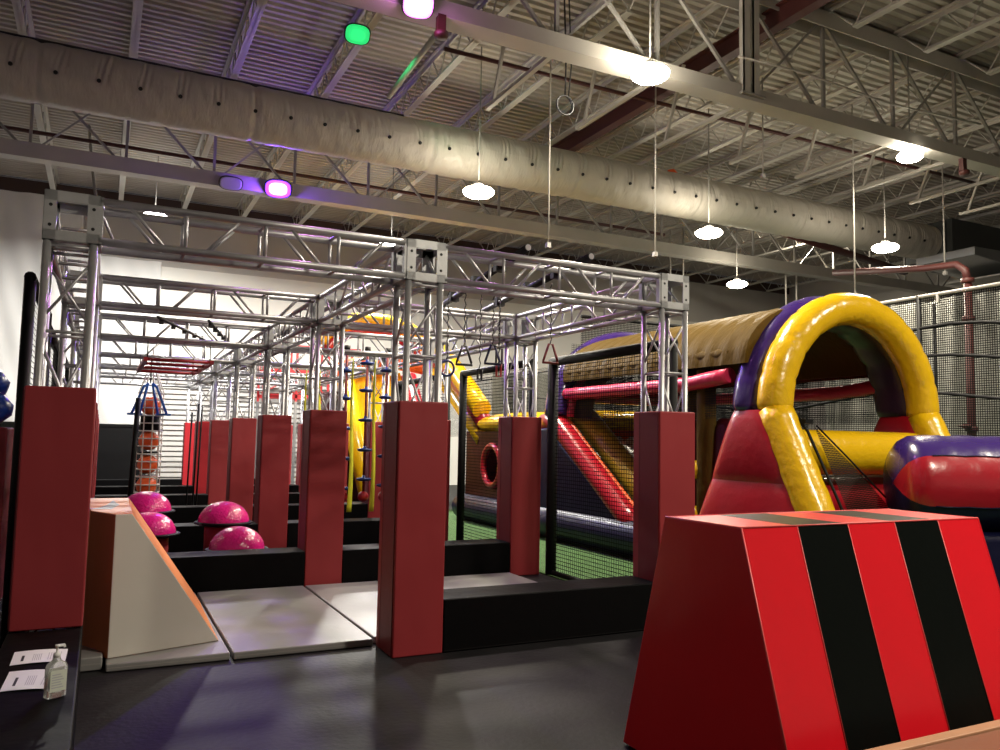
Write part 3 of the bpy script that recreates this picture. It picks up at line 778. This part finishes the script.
for y,z in ((2.28,1.22),(2.28,.66),(3.0,1.35)):
    MB().lathe([(.001,-.115)]+[(.115*math.cos(R(a)),.115*math.sin(R(a))) for a in range(-75,76,15)]+[(.001,.115)],Lc(4.66,y,z),18).build('knob', YEL, t, label='yellow round knob')

mat('mustard_inflatable', (.48,.34,.02), .35, bump=.4, bscale=8, spec=.45)
# slide unit (navy sides, red sloping rail)
t = course
Ls = Lc
prof = [(2.6,.05),(6.1,.05),(6.1,1.75),(5.45,1.78),(3.3,.42),(2.9,.34)]
MB().prism([(p[0]-1.2,p[1]) for p in prof],4.36-CX,4.62-CX,'x').build('side_wall', NAVY, t, bevel=.09, seg=4)
rail = [Ls(4.50,5.75,1.82),Ls(4.50,5.5,1.86),Ls(4.50,5.25,1.74)]+[Ls(4.50,5.25-.25*i,1.74-.172*i) for i in range(1,9)]
MB().path(rail,.16,16).build('rail', IRED, t)
MB().path([(p[0]+.12,p[1],p[2]+.13) for p in rail],.034,8).build('piping', ORNG, t)
MB().path([(p[0]+.46,p[1]-.02,p[2]+.14) for p in rail],.19,16).build('inner_rail', MATS['mustard_inflatable'], t)
MB().path([(p[0]+.60,p[1]-.02,p[2]+.28) for p in rail],.016,8).build('welt', WROPE, t)
lane = MB(); lane.grid(lambda a,b: Ls(5.0+1.75*b, 5.5-2.2*a, 1.62-1.50*a+.03*math.cos(b*PI*14)),20,60); lane.build('lane', mat('pale_grey_lane',(.75,.75,.70),.35,bump=.3,bscale=8), t, recalc=False)
MB().path([(p[0]+2.35,p[1],p[2]) for p in rail],.19,16).build('rail', IRED, t)
for i in range(4):
    MB().path([Ls(5.25+.2*k,5.62,1.62) for k in range(9)] if i==0 else [Ls(5.25+.2*k,5.42+.12*i,1.86+.02*i) for k in range(9)],.15 if i else .14,14).build('top_roll', YEL if i else ORNG, t)
MB().path([Ls(4.48,2.3+.2*i,.27) for i in range(22)],.25,18).build('base_tube', NAVY, t)
# section further back with holes and yellow top
t = thing('inflatable_crawl_unit','dark red inflatable crawl wall with a round hole and yellow top roll, behind the net','inflatable',(4.9,7.4,0))
Lq = lambda x,y,z:(x-4.9,y-7.4,z)
def roll(a,b):
    th = 2*PI*b; y = 5.75+3.0*a; e = math.sin(PI*min(1,max(0,a)))**.25
    return Lq(4.95+.62*math.cos(th)*e, y, 1.84+.22*math.sin(th)*e)
MB().grid(roll,30,24).build('top_roll', YEL, t, recalc=False)
# wall with round hole
hy,hz,hr = 7.55,1.08,.36
w = MB(); nn = 32
ring = [(hy+hr*math.cos(2*PI*i/nn), hz+hr*math.sin(2*PI*i/nn)) for i in range(nn)]
def sq(i):
    a = 2*PI*i/nn; c,s_ = math.cos(a),math.sin(a); k = 1/max(abs(c),abs(s_)); return (hy+c*k*1.15, hz+s_*k*.62)
outr = [sq(i) for i in range(nn)]
vs = [Lq(4.45,*p) for p in ring]+[Lq(4.42,*p) for p in outr]+[Lq(4.75,*p) for p in ring]
w.add(vs,[(i,(i+1)%nn,nn+(i+1)%nn,nn+i) for i in range(nn)]+[(i,2*nn+i,2*nn+(i+1)%nn,(i+1)%nn) for i in range(nn)])
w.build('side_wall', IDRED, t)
MB().path([Lq(4.42,p[0],p[1]) for p in ring],.06,10,closed=True).build('hole_rim', IRED, t)
MB().path([Lq(4.70,hy+.24*math.cos(2*PI*i/20),hz-.10+.24*math.sin(2*PI*i/20)) for i in range(20)],.06,8,closed=True).build('inner_ring', YEL, t)
MB().path([Lq(4.42,6.2+.2*i,.26) for i in range(14)],.24,18).build('base_tube', NAVY, t)
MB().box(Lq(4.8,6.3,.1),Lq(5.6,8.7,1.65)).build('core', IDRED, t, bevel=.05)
# barrier net behind tunnel / crawl unit
t = thing('hanging_net','large grey-black net hanging behind the crawl wall, tied along its top','net',(6.4,6.2,0))
m = MB(); m.quad((0,-.2,1.6),(0,9,1.6),(0,9,3.0),(0,-.2,3.15)); m.build('net', NETD, t, recalc=False)
MB().path([(0,-.2,3.15),(0,1.5,3.02),(0,4,3.0),(0,9,3.0)],.015,6).path([(0,-.2,2.7),(0,1.5,2.35),(0,4,2.5),(0,9,2.9)],.012,6).build('rope', BLACKM, t)

# far yellow/red slide
t = thing('inflatable_big_slide','tall yellow and red inflatable slide far behind the rig','inflatable',(3.8,12.9,.0))
Lf = lambda x,y,z:(x-3.8,y-12.9,z)
rp = [Lf(4.5,10.9,3.6),Lf(4.5,10.2,3.35),Lf(4.5,9.5,2.95),Lf(4.5,8.9,2.58),Lf(4.5,8.2,2.12)]
MB().path(rp,.19,16).build('yellow_rail', YEL, t)
MB().path([(p[0]+.1,p[1],p[2]-.30) for p in rp],.17,16).build('red_rail', IRED, t)
MB().path([(p[0]+.1,p[1],p[2]-.6) for p in rp],.19,16).build('yellow_rail', YEL, t)
ar = [(3.6-1.35*math.cos(R(8+164*i/30))-3.6,.0,3.65+.68*math.sin(R(8+164*i/30))) for i in range(31)]
MB().path(ar,[.20*(1+.03*(i%2)) for i in range(31)],18).build('top_arch', YEL, t)
MB().path([(p[0]*.86,p[1]+.05,p[2]-.24) for p in ar],.12,16).build('inner_arch', IRED, t)
MB().grid(lambda a,b: (-.75+1.3*b+.25*a,-.4-1.4*a+.0,3.0-2.6*a+.09*abs(math.cos(b*PI*3))),30,36).build('lane', YEL, t, recalc=False)
MB().path([(-.8,-.4,3.0),(-.75,-1.2,1.6),(-.6,-1.9,.3)],.2,14).build('yellow_wall', YEL, t)
MB().path([(.75,-.4,3.0),(.85,-1.2,1.6),(.95,-1.9,.3)],.2,14).build('red_wall', IRED, t)
MB().box((-1.1,-.2,.05),(1.2,.5,2.6)).build('core', IDRED, t, bevel=.06)
ar = [(.1-1.3*math.cos(R(180*i/20)),-1.0,2.9+.35*math.sin(R(180*i/20))) for i in range(21)]
MB().path(ar,.15,12).build('front_arch', ORNG, t)

# blue inflatable and red wall pad at far left
t = thing('blue_inflatable','blue inflatable with bulging folds at the left edge','inflatable',(-3.05,3.0,0))
MB().path([(-1.6,0,2.02),(-.6,0,2.02),(.0,0,2.0),(.2,0,1.97),(.30,0,1.94)],[.2,.2,.19,.15,.06],18).build('upper_lobe', BLUE, t)
MB().path([(-1.6,0,1.75),(-.6,0,1.76),(.1,0,1.76),(.27,0,1.75),(.35,0,1.74)],[.155,.165,.165,.13,.05],18).build('lower_lobe', BLUE, t)
tag(MB().box((-4.6,2.7,0),(-2.70,3.3,1.585)).build('wall_pad', DRED, bevel=.02),'dark red padded block under the blue inflatable at the left edge','padded block')

# ---------------------------------------------------------------- right net wall
t = thing('safety_net','black safety net hanging from a pale rail along the right side','net',(10.0,4,0))
m = MB(); m.quad((0,-5.5,.03),(0,6.0,.03),(0,6.0,4.0),(0,-5.5,4.0)); m.build('net', NETB, t, recalc=False)
m = MB()
for z0,dz in ((3.35,.35),(2.9,.3),(2.35,.25)):
    m.path([(0,-5.5+.5*i,z0+dz*math.sin(i*.55+z0)*.5) for i in range(24)],.03,6)
m.build('sagging_rope', BLACKM, t)
MB().tube((0,-5.6,4.03),(0,3.2,4.03),.03,8).build('rail', STEEL, t)
c0 = None
for i in range(8):
    if c0 is None: c0 = MB().box((-.03,-.02,-.10),(.03,.02,.04)).build('rail_clip', WROPE, t, loc=(0,-4.6+i*1.1,4.0))
    else: c = c0.copy(); C.objects.link(c); c.parent = t; c.location = (0,-4.6+i*1.1,4.0)
m = MB(); 
t2 = thing('cross_net','black net hanging across behind the arch at the right','net',(10,8.2,0))
m = MB(); m.quad((-3.3,0,.5),(3.1,0,.5),(3.1,0,4.1),(-3.3,0,4.1)); m.build('net', NETB, t2, recalc=False)
MB().tube((-3.3,0,4.1),(3.1,0,4.1),.03,8).path([(-3.3+.5*i,-.01,3.3+.15*math.sin(i)) for i in range(13)],.02,6).build('rope', BLACKM, t2)
for i,(x,y,lab) in enumerate(((10.0,3.05,'black steel pole in the right net, nearest the round arch'),(10.9,3.4,'thin black pole behind the net left of the red pipe'))):
    tag(MB().tube((x,y,0),(x,y,4.05),.035 if i==0 else .03,8).build('net_pole', BLACKM),lab,'pole')
t = thing('riser_pipe','dark red sprinkler riser with valves standing behind the right net','pipe',(12.0,3.5,0))
MB().tube((0,0,0),(0,0,4.65),.07,12).build('riser', RPIPE, t)
MB().path([(0,0,4.6),(0,.04,4.8),(0,.2,4.93),(.1,.9,5.0),(.3,3.2,5.35)],.07,12).build('elbow', RPIPE, t)
for z in (4.6,3.9,1.9): MB().lathe([(.07,-.05),(.11,-.04),(.11,.04),(.07,.05)],(0,0,z),14).build('flange', RPIPE, t)
MB().tube((-.2,0,1.95),(.0,0,1.95),.05,8).lathe([(.06,0),(.12,.01),(.12,.03),(.06,.04)],(-.2,0,1.93),12).build('valve', RPIPE, t)
# pale curtains behind the right net
t = thing('partition_curtain','pale grey creased curtain behind the right net and the arch','curtain',(13.4,5,0))
def cf(a,b):
    y = -8+11.0*a; return (.10*math.sin(y*5)+.05*math.sin(y*13+b*4), y, .02+4.6*b)
MB().grid(cf,260,10).build('fabric', mat('pale_curtain',(.21,.21,.19),.8,bump=.4,bscale=2), t, recalc=False)
t = thing('partition_curtain','pale grey creased curtain seen through the mesh of the gold tunnel','curtain',(10,10.9,0))
def cf2(a,b):
    x = -4+7.2*a; return (x,.10*math.sin(x*5)+.05*math.sin(x*13+b*4), .02+3.1*b)
MB().grid(cf2,200,10).build('fabric', MATS['pale_curtain'], t, recalc=False)

# ---------------------------------------------------------------- back wall items
t = thing('wall_curtain','white creased fabric sheet covering the back wall at the left','curtain',(0,YB-.12,0))
def wc(a,b):
    x = -8.9+8.25*a; top = 6.45 if x > -2.7 else 7.95
    z = 1.78+(top-1.78)*b
    return (x, .03*math.sin(x*2.3+z*.8)+.025*math.sin(x*5.1-z*1.7)+.015*math.sin(x*11+z*3), z)
MB().grid(wc,160,60).build('fabric', WHITE_F, t, recalc=False)
tag(MB().box((-8.9,YB-.36,0),(-.78,YB-.16,1.72)).box((-8.9,YB-.38,1.70),(-.78,YB-.16,1.77)).build('black_wall_panel', BLACKM),'black padded panel along the foot of the back wall','wall panel')
m = MB(); pr = []; z = .02
while z < 3.5: pr += [(YB-.13,z),(YB-.11,z+.105),(YB-.05,z+.107),(YB-.05,z+.143)]; z += .148
vs = [(-.55,a,b) for a,b in pr]+[(5.2,a,b) for a,b in pr]; n = len(pr); m.add(vs,[(i,i+1,n+i+1,n+i) for i in range(n-1)])
struct('door_1', m, DOORM, recalc=False)
struct('trim_2', MB().box((-.66,YB-.14,0),(-.55,YB,3.6)).box((5.2,YB-.14,0),(5.31,YB,3.6)).box((-.66,YB-.2,3.5),(5.31,YB,3.75)), STEELG)
# red rack
t = thing('storage_rack','red steel storage rack standing far behind the middle line of pads','rack',(2.9,17.5,0))
for x in (-.9,0,.9,1.8):
    for y in (-.4,.4): MB().box((x-.03,y-.03,2.5),(x+.03,y+.03,4.1)).build('upright', REDM, t); MB().box((x-.035,y-.035,0),(x+.035,y+.035,2.5)).build('post_foot', GALV, t)
for z in (2.6,3.3,4.0): MB().box((-.9,-.43,z),(1.8,-.37,z+.10)).box((-.9,.37,z),(1.8,.43,z+.10)).build('shelf_beam', REDM, t)
m = MB()
for x0 in (-.9,0,.9):
    m.bar((x0,-.4,2.7),(x0+.9,-.4,3.3),.03,.03); m.bar((x0+.9,-.4,2.7),(x0,-.4,3.3),.03,.03)
m.build('cross_brace', REDM, t)
tag(MB().box((4.0,16.2,2.3),(5.0,16.9,3.6)).box((4.1,16.3,0),(4.9,16.8,2.3)).build('grey_cabinet', mat('grey_cabinet_paint',(.22,.23,.23),.5), bevel=.02),'grey box standing behind the yellow straps','cabinet')

# ---------------------------------------------------------------- hanging obstacles
# cargo net bag
t = thing('cargo_net_bag','white rope net tube with orange balls hanging from the left bay','net bag',(-1.22,9.4,0))
m = MB(); R0 = .20
for k in range(9):
    a = 2*PI*k/9; m.path([(.03*math.cos(a),.03*math.sin(a),2.75),(R0*math.cos(a),R0*math.sin(a),2.25)]+[(R0*math.cos(a),R0*math.sin(a),z) for z in (1.8,1.2,.55)],.011,5)
for z in [.55+.13*i for i in range(14)]:
    m.path([(R0*math.cos(2*PI*k/18),R0*math.sin(2*PI*k/18),z) for k in range(18)],.011,5,closed=True)
m.build('rope_net', WROPE, t)
MB().path([(0,0,2.75),(0,0,3.0)],.012,6).build('hanger', WROPE, t)
for za,zb_ in ((1.60,1.84),(1.20,1.24),(.835,.845)): MB().lathe([(.001,za),(.15,za),(.15,zb_),(.001,zb_)],(0,0,0),14).build('filler', BLACKM, t)
for z in (2.02,1.42,1.02,.66):
    o = MB().lathe([(.001,-.16)]+[(.165*math.cos(R(a)),.165*math.sin(R(a))) for a in range(-75,76,15)]+[(.001,.16)],(-1.22,9.4-.005,z),18).build('orange_ball', ORNG)
    tag(o,'orange ball in the white net tube, %s from the top'%{2.02:'highest',1.42:'second',1.02:'third',.66:'lowest'}[z],'ball','orange balls in the net tube')
t = thing('blue_trapeze','blue steel trapeze frame hanging in front of the net tube','trapeze',(-1.28,8.6,0))
for x in (-.10,.10):
    s = 1 if x>0 else -1
    MB().path([(x*.3,0,2.36),(s*.10,0,2.3),(s*.26,-.1,1.86)],.022,6).path([(x*.3,0,2.36),(s*.14,.1,1.86)],.02,6).build('side_bar', mat('blue_steel',(.02,.12,.50),.4), t)
    MB().box((min(s*.10,s*.32),-.14,1.84),(max(s*.10,s*.32),.12,1.87)).build('foot_bar', MATS['blue_steel'], t)
MB().tube((0,0,2.36),(0,0,2.74),.012,6).build('hanger', DARKM, t)
tag(MB().tube((-1.52,8.2,0),(-1.46,8.2,2.1),.04,8).build('padded_pole', BLACKM),'thick black pole left of the white net tube','pole')
for i,(x,y,h) in enumerate(((-.50,10.2,1.95),(-.42,9.9,2.1),(-.33,10.2,2.05))):
    tag(MB().tube((x,y,0),(x+.03,y,h),.016,6).build('thin_pole', BLACKM),'thin black upright pole before the roll door, %s from the left'%ORD[i],'pole','thin black poles')
# red ladder hanging
t = thing('hanging_ladder','red metal ladder frame hanging flat under the truss in the left bay','ladder',(-1.1,6.7,2.5))
MB().bar((-.40,-1.15,0),(-.40,1.15,0),.05,.05).build('side_rail', REDM, t); MB().bar((.40,-1.15,0),(.40,1.15,0),.05,.05).build('side_rail', REDM, t)
for y in (-1.12,-.4,.35,1.1): MB().tube((-.40,y,0),(.40,y,0),.022,8).build('rung', REDM, t)
for x in (-.38,.38):
    for y in (-1.1,1.1): MB().tube((x,y,.02),(x,y,.24),.008,5).build('chain', DARKM, t)
# black clamps along cross bars
t = thing('rigging_bar','black rigging pipe with clamps slung under the left bay trusses','rigging bar',(-1.0,5.2,2.86))
MB().tube((-.45,-.9,.02),(.25,.9,.0),.018,6).tube((.1,-.9,.02),(.55,.9,.0),.018,6).build('pipe', DARKM, t)
cl = None
for a in (-.7,-.3,.1,.5,.8):
    for q in (-.12+a*.4,.32+a*.25):
        if cl is None: cl = MB().box((-.025,-.02,-.035),(.025,.02,.03)).build('clamp', DARKM, t, loc=(q,a,0))
        else: c = cl.copy(); C.objects.link(c); c.parent = t; c.location = (q,a,0)
# black pipes over right bay and hanging handles
pA = [(1.02,.0,3.10),(1.50,3.0,3.09)]; pB = [(1.62,.0,3.10),(2.05,3.0,3.09)]
for a,b,lab in ((*pA,'black pipe laid over the right bay trusses, left of the two'),(*pB,'black pipe laid over the right bay trusses, right of the two')):
    t = thing('rigging_pipe',lab,'pipe',a,'black pipes over the right bay')
    d = Vector(b)-Vector(a); MB().tube((0,-.0,0),tuple(d),.033,10).build('pipe', PIPEB, t)
    MB().tube((-.0,-.004,0),(0,.0,0),.026,10).build('open_end', mat('pipe_end',(.35,.33,.35),.4), t)
    for k in (.25,.5,.8): p = d*k; MB().box((p.x-.05,p.y-.03,-.05),(p.x+.05,p.y+.03,.05)).build('clamp', DARKM, t)
def handle(x,y,z,label,shape='tri',col=DARKM,top=3.06,sz=.085,pad=None):
    t = thing('hanging_grip',label,'grip',(x,y,z),'grips hanging over the right bay')
    if shape == 'tri': pts = [(-sz,0,-sz),(sz,0,-sz),(sz*.9,0,-sz*.75),(.02,0,sz*1.1),(-.02,0,sz*1.1),(-sz*.9,0,-sz*.75)]
    elif shape == 'ring': pts = [(sz*math.cos(2*PI*i/20),0,sz*math.sin(2*PI*i/20)) for i in range(20)]
    else: pts = [(-sz*.4,0,-sz),(sz*.4,0,-sz),(sz*.4,0,sz),(-sz*.4,0,sz)]
    MB().path(pts,.012,8,closed=True).build('grip', col, t)
    m = MB(); zt = top-z; k = int(zt/.05); 
    for i in range(k):
        zz = sz*1.1+i*(zt-sz*1.1)/k; hgt = (zt-sz*1.1)/k
        m.tube((.006 if i%2 else -.006,.006 if not i%2 else -.006,zz),(-.006 if i%2 else .006,0,zz+hgt),.0055,5)
    m.build('chain', DARKM, t)
    return t
handle(1.10,1.4,2.35,'black triangle handle on a chain nearest the middle tower','tri')
handle(1.33,1.25,2.36,'navy triangle handle on a chain, next right of the black one','tri',mat('navy_handle',(.02,.02,.08),.4))
handle(1.82,1.0,2.38,'dark red triangle handle on a chain hanging by the net frame corner','tri',mat('dark_red_handle',(.22,.02,.02),.4))
handle(1.72,1.9,2.42,'narrow black handle hanging before the right second-row tower','slot')
handle(1.36,1.6,2.20,'small black handle hanging low between the triangles','slot',sz=.05)
handle(1.52,1.5,2.24,'small red handle hanging low right of the navy triangle','slot',mat('red_handle',(.4,.03,.03),.4),sz=.06)
handle(1.05,1.7,2.25,'round blue ring handle hanging close to the middle tower','ring',BDISC,sz=.075)
# disc ropes and yellow straps
for i,(x,y) in enumerate(((1.52,7.0),(1.86,7.0),(2.20,7.0))):
    t = thing('disc_rope','red rope with blue foot discs hanging in the middle bay, %s from the left'%ORD[i],'climbing rope',(x,y,0),'disc ropes of the middle bay')
    MB().tube((0,0,.62),(0,0,2.95),.022,8).build('rope', RSTRAP, t)
    MB().tube((0,0,2.95),(0,0,3.02),.05,8).build('mount', DARKM, t)
    for z in (.75,1.22,1.70,2.18,2.62)[: (5 if i!=2 else 5)]:
        zz = z+(.10 if i==1 else -.04 if i==0 else .0)
        MB().lathe([(.001,0),(.08,0),(.12,.02),(.12,.045),(.03,.06),(.03,.09),(.001,.09)],(0,0,zz),16).build('foot_disc', BDISC, t)
    MB().lathe([(.001,-.09)]+[(.09*math.cos(R(a)),.09*math.sin(R(a))) for a in range(-60,61,20)]+[(.001,.09)],(0,0,.60),14).build('end_ball', IRED, t)
for i,(x,y,z0) in enumerate(((1.32,8.9,.4),(1.46,6.4,.42),(1.81,6.4,.42),(1.58,8.95,1.3))):
    tag(MB().grid(lambda a,b,x=x,y=y,z0=z0:(x+.038*(2*b-1)*math.cos(a*1.5)+.015*math.sin(a*6),y+.02*math.sin(a*5)*(2*b-1),z0+(2.75-z0)*a),30,1).build('webbing_strap', YSTRAP, recalc=False),'yellow webbing strap hanging in the middle bay, %s from the left'%['leftmost','third','rightmost','second'][i],'strap','yellow straps of the middle bay')
    bpy.data.objects[-1] if False else None
for o in [o for o in C.objects if o.name.startswith('webbing_strap')]:
    s = o.modifiers.new('s','SOLIDIFY'); s.thickness = .004
pipe('red_pole',(1.25,8.3,.3),(1.25,8.3,2.7),.03,'slim red pole hanging left of the disc ropes',RSTRAP,'pole')
pipe('black_pole',(1.75,7.9,0),(1.75,7.9,2.05),.045,'black padded pole behind the disc ropes',BLACKM,'pole')

# ---------------------------------------------------------------- camera and render look
cam = bpy.data.cameras.new('camera'); co = bpy.data.objects.new('camera', cam); C.objects.link(co); S.camera = co
cx,cy,cz,yaw,pitch,roll,f = -1.971,-5.543,1.565,.462,.08,.019,797.87
fw = Vector((math.sin(yaw)*math.cos(pitch),math.cos(yaw)*math.cos(pitch),math.sin(pitch)))
r = fw.cross(Vector((0,0,1))).normalized(); u = r.cross(fw)
r2 = r*math.cos(roll)+u*math.sin(roll); u2 = -r*math.sin(roll)+u*math.cos(roll)
M = Matrix((r2,u2,-fw)).transposed().to_4x4(); M.translation = Vector((cx,cy,cz)); co.matrix_world = M
cam.sensor_fit = 'HORIZONTAL'; cam.sensor_width = 36; cam.lens = f*36/1000; cam.clip_start = .05; cam.clip_end = 200
w = bpy.data.worlds.new('world'); S.world = w; w.use_nodes = True
w.node_tree.nodes['Background'].inputs[0].default_value = (.5,.5,.55,1); w.node_tree.nodes['Background'].inputs[1].default_value = .1
S.view_settings.view_transform = 'Standard'; S.view_settings.look = 'None'; S.view_settings.gamma = 1; S.view_settings.use_curve_mapping = False
S.view_settings.exposure = .0
